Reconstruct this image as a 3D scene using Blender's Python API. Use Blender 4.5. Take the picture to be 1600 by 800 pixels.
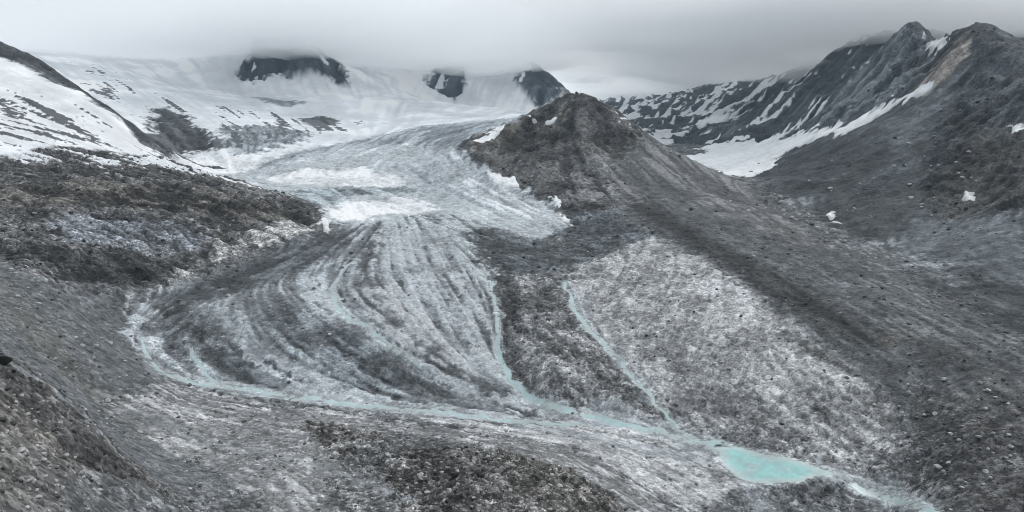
import bpy, math, random
import numpy as np

random.seed(7)
rng = np.random.default_rng(11)
for o in list(bpy.data.objects):
    bpy.data.objects.remove(o)
scene = bpy.context.scene
col = scene.collection

# ------------------------------------------------------------------ camera
CAM_Z = 250.0                      # metres above the small lake, roughly
PITCH = math.radians(9.5)
LENS = 24.0
cam_data = bpy.data.cameras.new('camera')
cam_data.lens = LENS
cam_data.sensor_width = 36.0
cam_data.clip_start = 1.0
cam_data.clip_end = 40000.0
cam = bpy.data.objects.new('camera', cam_data)
col.objects.link(cam)
cam.location = (0, 0, CAM_Z)
cam.rotation_euler = (math.radians(90) - PITCH, 0, 0)
scene.camera = cam

# ------------------------------------------------------------------ world: overcast sky
SUN_EL, SUN_AZ = math.radians(46), math.radians(48)      # azimuth clockwise from +Y
world = bpy.data.worlds.new('World')
scene.world = world
world.use_nodes = True
wt = world.node_tree
wt.nodes.clear()


def wn(kind, **kw):
    n = wt.nodes.new(kind)
    for k, v in kw.items():
        setattr(n, k, v)
    return n


def build_world():
    L = wt.links.new
    out = wn('ShaderNodeOutputWorld')
    bg = wn('ShaderNodeBackground')
    sky = wn('ShaderNodeTexSky', sky_type='NISHITA')
    sky.sun_disc = False
    sky.sun_elevation = SUN_EL
    sky.sun_rotation = SUN_AZ
    tc = wn('ShaderNodeTexCoord')
    sep = wn('ShaderNodeSeparateXYZ')
    L(tc.outputs['Generated'], sep.inputs[0])
    # overcast luminance (1 + 2 sin elevation) / 3
    mx = wn('ShaderNodeMath', operation='MAXIMUM'); mx.inputs[1].default_value = 0.0
    L(sep.outputs['Z'], mx.inputs[0])
    cie = wn('ShaderNodeMath', operation='MULTIPLY_ADD')
    cie.inputs[1].default_value = 0.667; cie.inputs[2].default_value = 0.333
    L(mx.outputs[0], cie.inputs[0])
    # cloud structure on a plane overhead: direction / (z + small)
    zz = wn('ShaderNodeMath', operation='ADD'); zz.inputs[1].default_value = 0.10
    L(mx.outputs[0], zz.inputs[0])
    div = wn('ShaderNodeVectorMath', operation='DIVIDE')
    comb = wn('ShaderNodeCombineXYZ')
    for i in range(3):
        L(zz.outputs[0], comb.inputs[i])
    L(tc.outputs['Generated'], div.inputs[0]); L(comb.outputs[0], div.inputs[1])
    noise = wn('ShaderNodeTexNoise')
    noise.inputs['Scale'].default_value = 0.62
    noise.inputs['Detail'].default_value = 3.5
    noise.inputs['Roughness'].default_value = 0.48
    noise.inputs['Distortion'].default_value = 0.35
    L(div.outputs[0], noise.inputs['Vector'])
    mr = wn('ShaderNodeMapRange')
    mr.inputs['From Min'].default_value = 0.32; mr.inputs['From Max'].default_value = 0.68
    mr.inputs['To Min'].default_value = 0.72; mr.inputs['To Max'].default_value = 1.25
    L(noise.outputs['Fac'], mr.inputs['Value'])
    lum = wn('ShaderNodeMath', operation='MULTIPLY')
    L(cie.outputs[0], lum.inputs[0]); L(mr.outputs[0], lum.inputs[1])
    grey = wn('ShaderNodeVectorMath', operation='SCALE')
    grey.inputs[0].default_value = (10.6, 11.35, 12.0)
    L(lum.outputs[0], grey.inputs['Scale'])
    mix = wn('ShaderNodeMix', data_type='RGBA')
    mix.inputs['Factor'].default_value = 0.95
    L(sky.outputs[0], mix.inputs['A']); L(grey.outputs[0], mix.inputs['B'])
    L(mix.outputs['Result'], bg.inputs['Color'])
    bg.inputs['Strength'].default_value = 0.1
    L(bg.outputs[0], out.inputs['Surface'])


build_world()
sun_data = bpy.data.lights.new('sun', 'SUN')
sun_data.energy = 1.4
sun_data.angle = math.radians(14)
sun_data.color = (1.0, 0.97, 0.93)
sun = bpy.data.objects.new('sun', sun_data)
col.objects.link(sun)
sun.rotation_euler = (math.radians(90) - SUN_EL, 0, math.pi - SUN_AZ)

scene.view_settings.view_transform = 'Standard'
scene.view_settings.look = 'None'
scene.view_settings.exposure = 0.18
scene.view_settings.gamma = 1.0
scene.cycles.use_denoising = True
scene.cycles.denoiser = 'OPENIMAGEDENOISE'
scene.cycles.denoising_input_passes = 'RGB_ALBEDO_NORMAL'
scene.cycles.filter_width = 0.9
scene.cycles.max_bounces = 8
scene.cycles.diffuse_bounces = 1
scene.cycles.volume_bounces = 7
scene.cycles.glossy_bounces = 2
scene.cycles.transmission_bounces = 2

# ------------------------------------------------------------------ survey: sight line + distance -> point
FPX = LENS / 36.0 * 1600.0
CP, SP = math.cos(PITCH), math.sin(PITCH)


def sight(u, v):
    """Slope of a sight line: x/D and z/D for a point D metres ahead."""
    dx = (u - 800.0) / FPX
    dv = (400.0 - v) / FPX
    t = 1.0 / (CP + dv * SP)
    return dx * t, (-SP + dv * CP) * t


# surveyed spot heights: bearing, dip and distance (m) of points on the bare ground
SPOTS = """
1190 735 470|1400 780 440|1040 670 538|930 640 572|780 650 556|830 625 590|600 632 572|450 615 581|300 595 590|230 560 612|220 530 640|200 480 690
180 450 705|300 432 810|400 400 925|500 366 1055|120 470 650
620 340 1240|600 400 950|600 450 800|640 500 700|700 550 640|750 590 610|500 450 820|450 480 735|450 550 640|350 540 645|550 560 635|620 590 608|520 410 930|350 470 725|300 500 680|680 450 800|720 500 715|660 400 960
770 440 840|775 500 724|785 570 645|730 420 890
880 430 880|900 480 762|940 530 684|990 590 613|1040 655 552
850 500 702|850 550 636|880 600 592|830 460 800|960 620 575
1000 400 950|950 400 955|1000 500 722|1100 500 705|1100 600 590|1200 500 690|1200 600 580|1200 660 535|1300 600 565|1300 680 510|1400 650 520|1400 720 470|1050 450 810|1000 560 640
1020 370 1050|1100 400 930|1200 470 740|1260 520 650|1330 570 590|1400 620 540
1100 350 1080|1200 400 890|1300 450 762|1400 500 655|1500 550 575|1600 600 510|1500 700 440|1600 700 425|1600 800 360|1400 800 405
1170 278 1880|1215 320 1450|1300 375 1090|1400 420 890|1500 460 760|1600 500 670
890 150 1900|950 180 1800|1000 212 1750|1080 250 1750|1165 279 1840|920 158 1850
880 200 1780|870 250 1600|880 300 1400|960 330 1230|900 345 1190|1000 300 1430|1050 325 1260|1100 305 1430|1000 250 1620|950 222 1690|1150 320 1350
830 180 1960|720 232 1740|760 203 1890|750 262 1610|800 292 1470|860 314 1370|820 230 1720
1130 240 2400|1040 225 2900|1000 195 3800|1240 225 2150|1180 225 2500
1300 208 1960|1400 162 1860|1470 122 1800
1520 42 1900|1600 72 1760|1490 52 1960|1560 52 1850|1460 56 2060|1640 90 1700
1500 130 1730|1400 200 1690|1300 250 1660|1200 285 1680|1400 260 1480|1500 200 1540|1600 150 1440|1600 250 1230|1500 280 1310|1400 330 1200|1600 330 1010|1500 350 1080|1600 400 850|1500 420 850|1300 320 1400
1430 38 2250|1390 75 2330|1360 60 3000|1300 95 3400|1250 112 4000|1200 125 4500|1100 142 5300|1000 158 6000|1060 215 3500|960 172 4700|920 168 5200|950 163 5800|1250 180 2650|1300 150 2500|1350 130 2350|1400 100 2150|1450 80 2050|1150 195 3100|1100 180 4000|1200 170 3400
780 180 2450|700 190 2550|600 205 2450|500 232 2150|400 252 1950|300 250 1980|350 272 1790|430 299 1560|505 318 1340|500 282 1680|600 240 2080|700 240 1980|650 300 1540|750 320 1390|800 340 1270|550 335 1260|720 370 1080|800 380 1050|900 390 1020|850 410 940|570 265 1850|600 310 1460|680 330 1320
450 180 2750|500 150 3150|600 150 3400|300 150 2900|200 120 3200|150 90 3700|300 95 3900|250 200 2250|350 212 2180|430 215 2200|370 122 3600|400 80 3720|450 120 3620|480 84 3760|540 130 3640|600 110 4600|680 118 4720|705 156 4480|720 114 4750|760 142 4600|760 118 5000|830 104 4800|885 150 4720|840 166 4480|790 170 3600|700 167 3800|620 180 2900|50 75 4200
10 70 2000|50 88 1950|100 120 1900|150 155 1850|200 190 1800|240 218 1760|-60 45 2050
0 85 1900|60 112 1840|130 145 1760|185 182 1700|218 222 1660
0 120 1700|100 170 1600|0 200 1350|100 222 1400|200 242 1450|250 246 1560
0 260 1100|100 262 1200|200 268 1280|330 276 1350|440 306 1250|500 327 1175
0 330 900|100 330 950|200 330 1010|300 320 1110|400 330 1125|0 400 680|100 400 720|200 400 800|300 380 930|400 360 1030|480 345 1120|80 440 640|180 440 725|250 440 765|300 424 840|400 386 968|500 357 1095
0 460 560|0 520 470|100 500 575|100 560 500|150 620 480|250 650 475|350 680 460|200 560 580
0 555 280|60 590 285|130 640 290|190 705 300|250 760 312|0 650 220|0 800 165|100 700 245|100 800 190|200 800 230|300 800 278
400 740 370|400 800 318|500 700 430|500 800 328|600 680 460|600 750 375|700 800 333|750 690 440|850 722 412|850 800 343|950 770 383|1000 800 366|300 720 400
750 668 520|900 690 492|1000 730 458|1050 780 424|1150 800 412|600 655 530|450 640 535|1250 800 420
1000 230 2060|1080 264 1960|950 202 2150|890 180 2250|1500 110 2250|1430 95 2600|1560 115 2200|1620 140 2150|1680 150 2100|1390 118 2700|1460 105 2600|1700 80 2200|1330 105 3900|1380 90 3600|0 100 2260|50 112 2200|100 130 2110|150 168 2060|200 208 2000
-200 300 850|-200 450 480|-200 600 200|-250 150 1500|-400 20 2500|-300 800 140|1800 800 330|1800 600 450|1800 400 760|1800 200 1250|1800 60 1600|1950 0 2000
""".split('\n')
SP_U = np.array([[float(t) for t in s.split()] for line in SPOTS if line.strip() for s in line.strip().split('|')])
sa, sz = sight(SP_U[:, 0], SP_U[:, 1])
sb = np.log(SP_U[:, 2])
# ground under and beside the camera, far walls of the valley, and peaks behind the cloud (slope, log distance, height/distance)
EXTRA = [(-0.8, math.log(60), -1.30), (0.0, math.log(60), -2.0), (0.8, math.log(60), -2.2), (0.0, math.log(130), -1.2), (0.6, math.log(140), -1.3),
         (-2.4, math.log(200), -0.1), (2.4, math.log(300), -0.3), (-2.4, math.log(1200), 0.25), (2.4, math.log(1200), 0.22),
         (-2.4, math.log(5000), 0.10), (2.4, math.log(5000), 0.09), (-1.2, math.log(5000), 0.09), (1.3, math.log(5000), 0.10),
         (-0.5, math.log(5200), 0.105), (-0.2, math.log(6200), 0.085), (0.1, math.log(6500), 0.05), (0.35, math.log(7500), 0.05),
         (-0.4, math.log(8800), 0.06), (0.0, math.log(8800), 0.055), (0.5, math.log(8800), 0.055), (1.3, math.log(8800), 0.05), (-1.3, math.log(8800), 0.05),
         (-0.33, math.log(4150), 0.126), (-0.36, math.log(4200), 0.125), (-0.1, math.log(5200), 0.095), (0.03, math.log(5200), 0.095), (0.11, math.log(5300), 0.05), (0.2, math.log(6800), 0.052), (-0.02, math.log(5600), 0.085)]
ex = np.array(EXTRA)
sa = np.concatenate([sa, ex[:, 0]]); sb = np.concatenate([sb, ex[:, 1]]); sz = np.concatenate([sz, ex[:, 2]])


def tps_fit(x, y, w, lam=2e-5):
    n = len(x)
    r2 = (x[:, None] - x[None]) ** 2 + (y[:, None] - y[None]) ** 2
    K = 0.5 * r2 * np.log(r2 + 1e-12) + lam * np.eye(n)
    P = np.stack([np.ones(n), x, y], 1)
    A = np.zeros((n + 3, n + 3)); A[:n, :n] = K; A[:n, n:] = P; A[n:, :n] = P.T
    return np.linalg.solve(A, np.concatenate([w, np.zeros(3)]))


SOL = tps_fit(sa, sb, sz)


def base_slope(a, b):
    """Bare ground height / distance at slope a, log distance b (any shape)."""
    shp = a.shape
    a = a.ravel(); b = b.ravel()
    out = np.empty(len(a))
    n = len(sa)
    for s in range(0, len(a), 40000):
        aa, bb = a[s:s + 40000], b[s:s + 40000]
        r2 = (aa[:, None] - sa[None]) ** 2 + (bb[:, None] - sb[None]) ** 2
        out[s:s + 40000] = (0.5 * r2 * np.log(r2 + 1e-12)) @ SOL[:n] + SOL[n] + SOL[n + 1] * aa + SOL[n + 2] * bb
    return out.reshape(shp)


# ------------------------------------------------------------------ the survey grid: dense where the valley lies
A_AX = np.concatenate([np.linspace(-2.4, -0.81, 50, endpoint=False), np.linspace(-0.81, 0.81, 960), np.linspace(0.81, 2.4, 51)[1:]])
B_AX = np.concatenate([np.linspace(math.log(60), math.log(160), 26, endpoint=False),
                       np.linspace(math.log(160), math.log(2600), 830, endpoint=False),
                       np.linspace(math.log(2600), math.log(5600), 250, endpoint=False),
                       np.linspace(math.log(5600), math.log(8800), 60)])
NR, NC = len(B_AX), len(A_AX)
ST = 4
ca = np.interp(np.arange(0, NC + ST, ST), np.arange(NC), A_AX)
cb = np.interp(np.arange(0, NR + ST, ST), np.arange(NR), B_AX)
COARSE = base_slope(*np.meshgrid(ca, cb))


def upsample(C):
    i = np.arange(NR) / ST; j = np.arange(NC) / ST
    i0 = i.astype(int); j0 = j.astype(int)
    fi = (i - i0)[:, None]; fj = (j - j0)[None]
    i1 = np.minimum(i0 + 1, C.shape[0] - 1); j1 = np.minimum(j0 + 1, C.shape[1] - 1)
    return (C[i0][:, j0] * (1 - fi) * (1 - fj) + C[i1][:, j0] * fi * (1 - fj) + C[i0][:, j1] * (1 - fi) * fj + C[i1][:, j1] * fi * fj)


Wb = upsample(COARSE)
AA, BB = np.meshgrid(A_AX, B_AX)
DD = np.exp(BB)
X = (AA * DD)
Y = DD
ZB = Wb * DD                       # bare ground, camera level = 0
CELL = DD * 0.0028
CELLF = CELL.astype(np.float32)
X32, Y32 = X.astype(np.float32), Y.astype(np.float32)


def cast(u, v, dmin=100.0):
    """Where a sight line first meets the bare ground: (a, b)."""
    a, w = sight(u, v)
    b = np.linspace(math.log(dmin), math.log(8000), 900)
    jf = np.interp(a, A_AX, np.arange(NC)); j0 = int(jf); fj = jf - j0; j1 = min(j0 + 1, NC - 1)
    prof = Wb[:, j0] * (1 - fj) + Wb[:, j1] * fj
    h = np.interp(b, B_AX, prof) - w
    k = np.argmax(h >= 0)
    if h[k] < 0:
        return a, math.log(7000)
    if k == 0:
        return a, b[0]
    t = h[k - 1] / (h[k - 1] - h[k] + 1e-12)
    return a, b[k - 1] + (b[k] - b[k - 1]) * t


def trace(s, step=28.0, wander=0.0, seed=0):
    """'u v|u v d|...' -> points on the ground in (a, b), with points in between; wander makes a line meander."""
    r = random.Random(seed)
    toks = [[float(q) for q in tok.split()] for tok in s.strip().split('|')]
    out = []
    for k, p in enumerate(toks):
        if len(p) == 3:
            out.append((sight(p[0], p[1])[0], math.log(p[2])))
        else:
            out.append(cast(p[0], p[1]))
            if k + 1 < len(toks) and len(toks[k + 1]) == 2:
                q = toks[k + 1]
                n = int(math.hypot(q[0] - p[0], q[1] - p[1]) / step)
                for m in range(1, n + 1):
                    t = m / (n + 1)
                    out.append(cast(p[0] + (q[0] - p[0]) * t + r.gauss(0, wander), p[1] + (q[1] - p[1]) * t + r.gauss(0, wander * .5)))
    return np.array(out)


# ------------------------------------------------------------------ noise
PERM = rng.permutation(256).astype(np.int32)
PERM = np.concatenate([PERM, PERM])
GA = rng.random(256) * 2 * np.pi
GX, GY = np.cos(GA).astype(np.float32), np.sin(GA).astype(np.float32)


def pnoise(x, y, seed=0):
    x = x + np.float32(seed * 17.31 + 0.37); y = y + np.float32(seed * 9.77 + 0.61)
    xf = np.floor(x); yf = np.floor(y)
    xi = xf.astype(np.int32) & 255; yi = yf.astype(np.int32) & 255
    fx = x - xf; fy = y - yf
    u = fx * fx * fx * (fx * (fx * 6 - 15) + 10); v = fy * fy * fy * (fy * (fy * 6 - 15) + 10)
    xj = (xi + 1) & 255; yj = (yi + 1) & 255
    p0 = PERM[xi]; p1 = PERM[xj]
    h00 = PERM[p0 + yi]; h10 = PERM[p1 + yi]; h01 = PERM[p0 + yj]; h11 = PERM[p1 + yj]
    n00 = GX[h00] * fx + GY[h00] * fy
    n10 = GX[h10] * (fx - 1) + GY[h10] * fy
    n01 = GX[h01] * fx + GY[h01] * (fy - 1)
    n11 = GX[h11] * (fx - 1) + GY[h11] * (fy - 1)
    a = n00 + u * (n10 - n00); b = n01 + u * (n11 - n01)
    return (a + v * (b - a)) * np.float32(1.6)


def rot(x, y, k):
    c, s = math.cos(k), math.sin(k)
    return np.float32(c) * x - np.float32(s) * y, np.float32(s) * x + np.float32(c) * y


def octave(lam, seed):
    rx, ry = rot(X32, Y32, 0.7 * seed + 0.3)
    return pnoise(rx / np.float32(lam), ry / np.float32(lam), seed)


LAMS = [1.6, 3.2, 6.4, 13.0, 26.0, 52.0, 105.0, 210.0, 420.0]
OCT = [octave(l, k + 1) for k, l in enumerate(LAMS)]


def smooth01(x, lo, hi):
    t = np.clip((x - lo) / (hi - lo), 0, 1)
    return t * t * (3 - 2 * t)


def band(lo, hi, fall=0.6):
    """Noise whose grain lies between lo and hi grid cells everywhere, about unit spread."""
    s = np.zeros_like(X32); w2 = np.zeros_like(X32)
    for l, n in zip(LAMS, OCT):
        r = np.float32(l) / CELLF
        w = (smooth01(r, lo * 0.7, lo * 1.3) * (1 - smooth01(r, hi * 0.8, hi * 1.6))).astype(np.float32)
        s += w * n; w2 += w * w
    return s / np.sqrt(np.maximum(w2, 0.15)) / 0.35


def blocks(lam, seed):
    """Angular blocks about lam metres across: tilted facet height (in lam) and a random value per block."""
    rx, ry = rot(X32, Y32, 0.45 * seed)
    x = rx / np.float32(lam) + np.float32(seed * 31.7); y = ry / np.float32(lam) + np.float32(seed * 13.3)
    xi = np.floor(x).astype(np.int32); yi = np.floor(y).astype(np.int32)
    best = np.full(x.shape, 9.0, np.float32); hid = np.zeros(x.shape, np.int32); bx = np.zeros_like(x); by = np.zeros_like(x)
    for oy in (-1, 0, 1):
        for ox in (-1, 0, 1):
            h = PERM[PERM[(xi + ox) & 255] + ((yi + oy) & 255)]
            dx = x - (xi + ox + RA[h]); dy = y - (yi + oy + RB[h])
            d = dx * dx + dy * dy
            m = d < best
            best = np.where(m, d, best); hid = np.where(m, h, hid); bx = np.where(m, dx, bx); by = np.where(m, dy, by)
    r = RC_[hid]
    return (r - np.float32(0.5)) * np.float32(0.55) + np.float32(0.9) * (GX[hid] * bx + GY[hid] * by) - np.float32(0.35) * best, r - np.float32(0.5)


RA, RB, RC_ = (rng.random(256).astype(np.float32) for _ in range(3))
BLOCK_LAMS = [2.6, 5.5, 12.0, 26.0]
BLK = [blocks(l, 3 + k) for k, l in enumerate(BLOCK_LAMS)]
SPK = band(1.7, 5.0)               # rubble grain
MOT = band(7.0, 26.0)              # mottles
BIG = band(28.0, 110.0)
print('noise done')

# ------------------------------------------------------------------ masks from outlines on the ground
SC = 1000.0


def outline_sd(pts, warp=0.0, pad=60.0):
    """Signed distance (inside > 0) to an outline, in thousandths of the distance, over the grid; ragged by warp."""
    P = np.array(pts) * SC
    lo = P.min(0) - pad; hi = P.max(0) + pad
    j0, j1 = np.searchsorted(A_AX * SC, [lo[0], hi[0]]); i0, i1 = np.searchsorted(B_AX * SC, [lo[1], hi[1]])
    out = np.full((NR, NC), -pad, np.float32)
    if j1 <= j0 or i1 <= i0:
        return out
    x = (AA[i0:i1, j0:j1] * SC).astype(np.float32); y = (BB[i0:i1, j0:j1] * SC).astype(np.float32)
    d2 = np.full(x.shape, 1e12, np.float32); ins = np.zeros(x.shape, bool)
    n = len(P)
    for k in range(n):
        ax, ay = P[k]; bx, by = P[(k + 1) % n]
        ex_, ey_ = bx - ax, by - ay
        t = np.clip(((x - ax) * ex_ + (y - ay) * ey_) / (ex_ * ex_ + ey_ * ey_ + 1e-9), 0, 1)
        d2 = np.minimum(d2, (x - ax - t * ex_) ** 2 + (y - ay - t * ey_) ** 2)
        if abs(ey_) > 1e-9:
            c = ((ay > y) != (by > y)) & (x < ex_ * (y - ay) / ey_ + ax)
            ins ^= c
    d = np.sqrt(d2)
    sd = np.where(ins, d, -d)
    if warp:
        sd = sd + warp * (0.55 * MOT[i0:i1, j0:j1] + 0.5 * SPK[i0:i1, j0:j1] + 0.3 * BIG[i0:i1, j0:j1])
    out[i0:i1, j0:j1] = np.maximum(sd, -pad)
    return out


def line_dist(pts, pad=60.0):
    """Distance to a line on the ground (thousandths of the distance) and how far along it (0..1)."""
    P = np.array(pts) * SC
    lo = P.min(0) - pad; hi = P.max(0) + pad
    j0, j1 = np.searchsorted(A_AX * SC, [lo[0], hi[0]]); i0, i1 = np.searchsorted(B_AX * SC, [lo[1], hi[1]])
    D = np.full((NR, NC), pad, np.float32); T = np.zeros((NR, NC), np.float32)
    x = (AA[i0:i1, j0:j1] * SC).astype(np.float32); y = (BB[i0:i1, j0:j1] * SC).astype(np.float32)
    d = np.full(x.shape, pad, np.float32); tt = np.zeros(x.shape, np.float32)
    n = len(P) - 1
    for k in range(n):
        ax, ay = P[k]; bx, by = P[k + 1]
        ex_, ey_ = bx - ax, by - ay
        t = np.clip(((x - ax) * ex_ + (y - ay) * ey_) / (ex_ * ex_ + ey_ * ey_ + 1e-9), 0, 1)
        dk = np.sqrt((x - ax - t * ex_) ** 2 + (y - ay - t * ey_) ** 2)
        m = dk < d
        d[m] = dk[m]; tt[m] = (k + t[m]) / n
    D[i0:i1, j0:j1] = d; T[i0:i1, j0:j1] = tt
    return D, T


# ------------------------------------------------------------------ which way things flow: streaks of debris, ribs and ice follow these
GUIDES = """
560 350|470 395|380 435|280 490|230 530
590 350|540 410|520 450|530 490|600 540|700 595|800 622
615 345|630 420|680 510|760 600
660 345|710 420|760 510|780 570
640 345|660 430|720 540|790 610
360 480|370 530|420 590|500 618
440 460|480 520|560 570|650 615
480 445|560 520|640 590|760 620
230 560|300 598|450 618|600 635|800 655
830 625|930 650|1040 675|1180 730|1400 790
775 470|778 540|800 600|850 630
880 440|910 500|980 590|1040 650
900 380|880 410|860 430
700 350|770 380|860 400|940 400
640 215|690 270|760 310|860 350|940 390
780 188|680 210|580 245|540 290|540 330
500 235|430 270|400 285
420 290|520 285|600 300|680 330
1000 225|1080 290|1200 370|1350 450|1600 580
950 260|1050 340|1200 430|1400 560|1550 680
1180 290|1300 375|1450 440|1600 505
1020 380|980 440|940 480
1100 420|1040 500|1000 570
1200 490|1130 560|1060 630
1240 530|1320 600|1400 660
1320 590|1400 650|1500 740
1500 130|1400 200|1300 250|1200 287
1560 150|1480 250|1400 320|1330 365
1600 200|1540 300|1460 380
1430 45|1390 110|1330 170|1260 210
1350 70|1290 140|1220 205
1250 115|1180 170|1100 210
1150 135|1100 170|1040 200
890 155|850 200|800 270
900 160|930 220|1000 290
870 180|870 250|890 320
20 88|100 127|200 195|260 240
0 110|100 160|200 220|280 262
0 200|100 225|200 250|330 280
50 280|200 310|350 350|430 370
50 320|150 370|250 420
300 290|380 330|450 365
0 430|80 490|180 590|300 660|480 740
0 480|100 580|200 680
60 600|30 700|0 790
150 660|150 760
300 640|500 680|700 700
480 650|560 720|600 790
700 690|800 730|880 800
900 690|1000 730|1100 790
200 110|280 160|350 210
450 120|480 170|540 210
600 130|620 160|600 200
760 130|740 170|700 185
1450 620|1520 720|1570 790
"""
G0, G1 = [], []
for s in GUIDES.strip().split('\n'):
    p = trace(s)
    q = np.concatenate([p[:-1] + (p[1:] - p[:-1]) * t for t in (0.0, 0.33, 0.67)])
    d = np.concatenate([p[1:] - p[:-1]] * 3)
    G0.append(q); G1.append(d / (np.linalg.norm(d, axis=1, keepdims=True) + 1e-9))
G0 = np.concatenate(G0); G1 = np.concatenate(G1)
GA_, GB_ = np.meshgrid(ca, cb)
d2 = (GA_[..., None] - G0[:, 0]) ** 2 + (GB_[..., None] - G0[:, 1]) ** 2
w = 1.0 / (d2 + 2e-4) ** 1.6
fa = (w * G1[:, 0]).sum(-1); fb = (w * G1[:, 1]).sum(-1)
nn = np.hypot(fa, fb) + 1e-9
FA, FB = upsample(fa / nn), upsample(fb / nn)
dA = np.gradient(A_AX)[None]; dB = np.gradient(B_AX)[:, None]
FJ, FI = FA / dA, FB / dB
nn = np.hypot(FI, FJ) + 1e-9
FI = (FI / nn).astype(np.float32); FJ = (FJ / nn).astype(np.float32)


def streaks(chs, steps):
    """Average each channel along the flow lines."""
    acc = [c.copy() for c in chs]
    for sgn in (1.0, -1.0):
        pi, pj = np.meshgrid(np.arange(NR, dtype=np.float32), np.arange(NC, dtype=np.float32), indexing='ij')
        for k in range(steps):
            ii = np.clip(pi + 0.5, 0, NR - 1).astype(np.int32); jj = np.clip(pj + 0.5, 0, NC - 1).astype(np.int32)
            idx = ii * NC + jj
            pi = pi + sgn * FI.ravel()[idx]; pj = pj + sgn * FJ.ravel()[idx]
            ii = np.clip(pi + 0.5, 0, NR - 1).astype(np.int32); jj = np.clip(pj + 0.5, 0, NC - 1).astype(np.int32)
            idx = ii * NC + jj
            wk = 1.0 - k / (steps + 1)
            for a_, c in zip(acc, chs):
                a_ += wk * c.ravel()[idx]
    return [(a_ - a_.mean()) / a_.std() for a_ in acc]


ST_FINE, ST_MID = streaks([SPK, MOT], 14)
ST_BIG, ST_LONG = streaks([band(9.0, 40.0), band(2.0, 5.5)], 38)
print('streaks done')

# ------------------------------------------------------------------ ground cover zones
F = np.float32
COLR = np.empty((NR, NC, 3), F); COLR[:] = (0.125, 0.128, 0.130)
c_st = np.full((NR, NC), 0.16, F)      # streak contrast
c_sp = np.full((NR, NC), 0.40, F)      # rubble grain contrast
c_mo = np.full((NR, NC), 0.09, F)      # mottle contrast
c_cr = np.full((NR, NC), 0.25, F)      # dark joints between blocks
rough = np.full((NR, NC), 1.0, F)      # relief
crag = np.full((NR, NC), 0.0, F)       # ledges and buttresses
ribs = np.full((NR, NC), 0.0, F)       # relief of streaks
snowy = np.full((NR, NC), 0.0, F)      # share of snow lying between rocks
region = np.zeros((NR, NC), np.int8)
(GROUND, SHOULDER, LEFT_RIDGE, GLACIER, SNOWFIELD, KNOLL, RIGHT_MT, BACK_RIDGE, NUNATAK1, NUNATAK2, NUNATAK3, FAN, SLAB, MORAINE, LEFT_SNOW) = range(15)


def zone(outline, rgb=None, soft=14.0, warp=10.0, st=None, sp=None, mo=None, ro=None, rb=None, sn=None, cr=None, cg=None, reg=None, k=1.0):
    pts = trace(outline) if isinstance(outline, str) else outline
    sd = outline_sd(pts, warp)
    m = smooth01(sd, -soft, soft).astype(F) * F(k)
    if rgb is not None:
        COLR[:] = COLR + m[..., None] * (np.array(rgb, F) - COLR)
    for arr, val in ((c_st, st), (c_sp, sp), (c_mo, mo), (rough, ro), (ribs, rb), (snowy, sn), (c_cr, cr), (crag, cg)):
        if val is not None:
            arr += m * (F(val) - arr)
    if reg is not None:
        region[sd > 0] = reg
    return m


def g(v, t=(1, 1, 1)):
    return tuple(v * q for q in t)


BLUE = (0.93, 1.0, 1.05); WARM = (1.06, 1.0, 0.92); COOL = (0.96, 1.0, 1.03)
# right-hand side: dark scree of the big mountain and the flank of the knoll; V-trough shading put into the tones
zone('1180 300 1700|1165 262 2000|1300 190 2300|1420 20 3500|1600 -40 3500|2000 -40 3500|2000 600 420|1600 560|1500 470|1400 430|1300 385|1220 330', g(.070, BLUE), 20, 10, st=.12, sp=.20, mo=.2, ro=.65, cr=.1, cg=.35, reg=RIGHT_MT)
zone('1430 30 2900|1370 95 2600|1290 165|1230 212|1300 200|1400 150|1470 118|1500 60|1480 40 2600', g(.105, BLUE), 12, 10, st=.35, sp=.35, ro=1.5, rb=.9, cr=.4, cg=1.8, sn=.08, reg=RIGHT_MT)
zone('1500 110|1530 60|1560 52|1640 80|1700 200|1600 330|1480 340|1440 290|1470 200', g(.058, BLUE), 16, 12, st=.2, sp=.32, mo=.35, ro=1.2, cr=.3, cg=1.5)
zone('1400 185|1450 150|1500 105|1490 140|1440 200|1360 240|1300 258|1330 230', g(.085, BLUE), 14, 10)
zone('1440 130|1470 80|1480 58|1512 55|1505 95|1475 125|1430 150', g(.15, (1.12, 1, .9)), 8, 8, st=.4, ro=1.3, cg=1.3, k=.85)
zone('1500 230|1600 210|1600 330|1490 340|1450 300', g(.045, WARM), 24, 10, sp=.25, k=.8)
zone('1440 350|1600 335|1700 480|1500 430|1380 400', g(.11, BLUE), 20, 10)
zone('1200 300|1260 320|1330 360|1460 410|1500 440|1380 425|1280 375|1215 335', g(.135, COOL), 18, 10, st=.3, sp=.32)  # pale channel rubble, with the trough's shading put into its tone
# ridge behind with snow between ribs; haze paleness put into its rock colour
zone('1420 60 2900|1370 90 2650|1300 165 2450|1235 212 2350|1100 225 2700|1000 215 3600|950 180 4000|930 140 7500|1350 0 7500|1700 0 5000', g(.08, BLUE), 8, 5, st=.3, sp=.25, ro=1.2, rb=.7, sn=.20, cg=1.0, reg=BACK_RIDGE)
zone('1280 110|1190 130|1000 150|960 165|980 190|1080 195|1150 180|1220 150', None, 14, 10, sn=.46)
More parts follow.
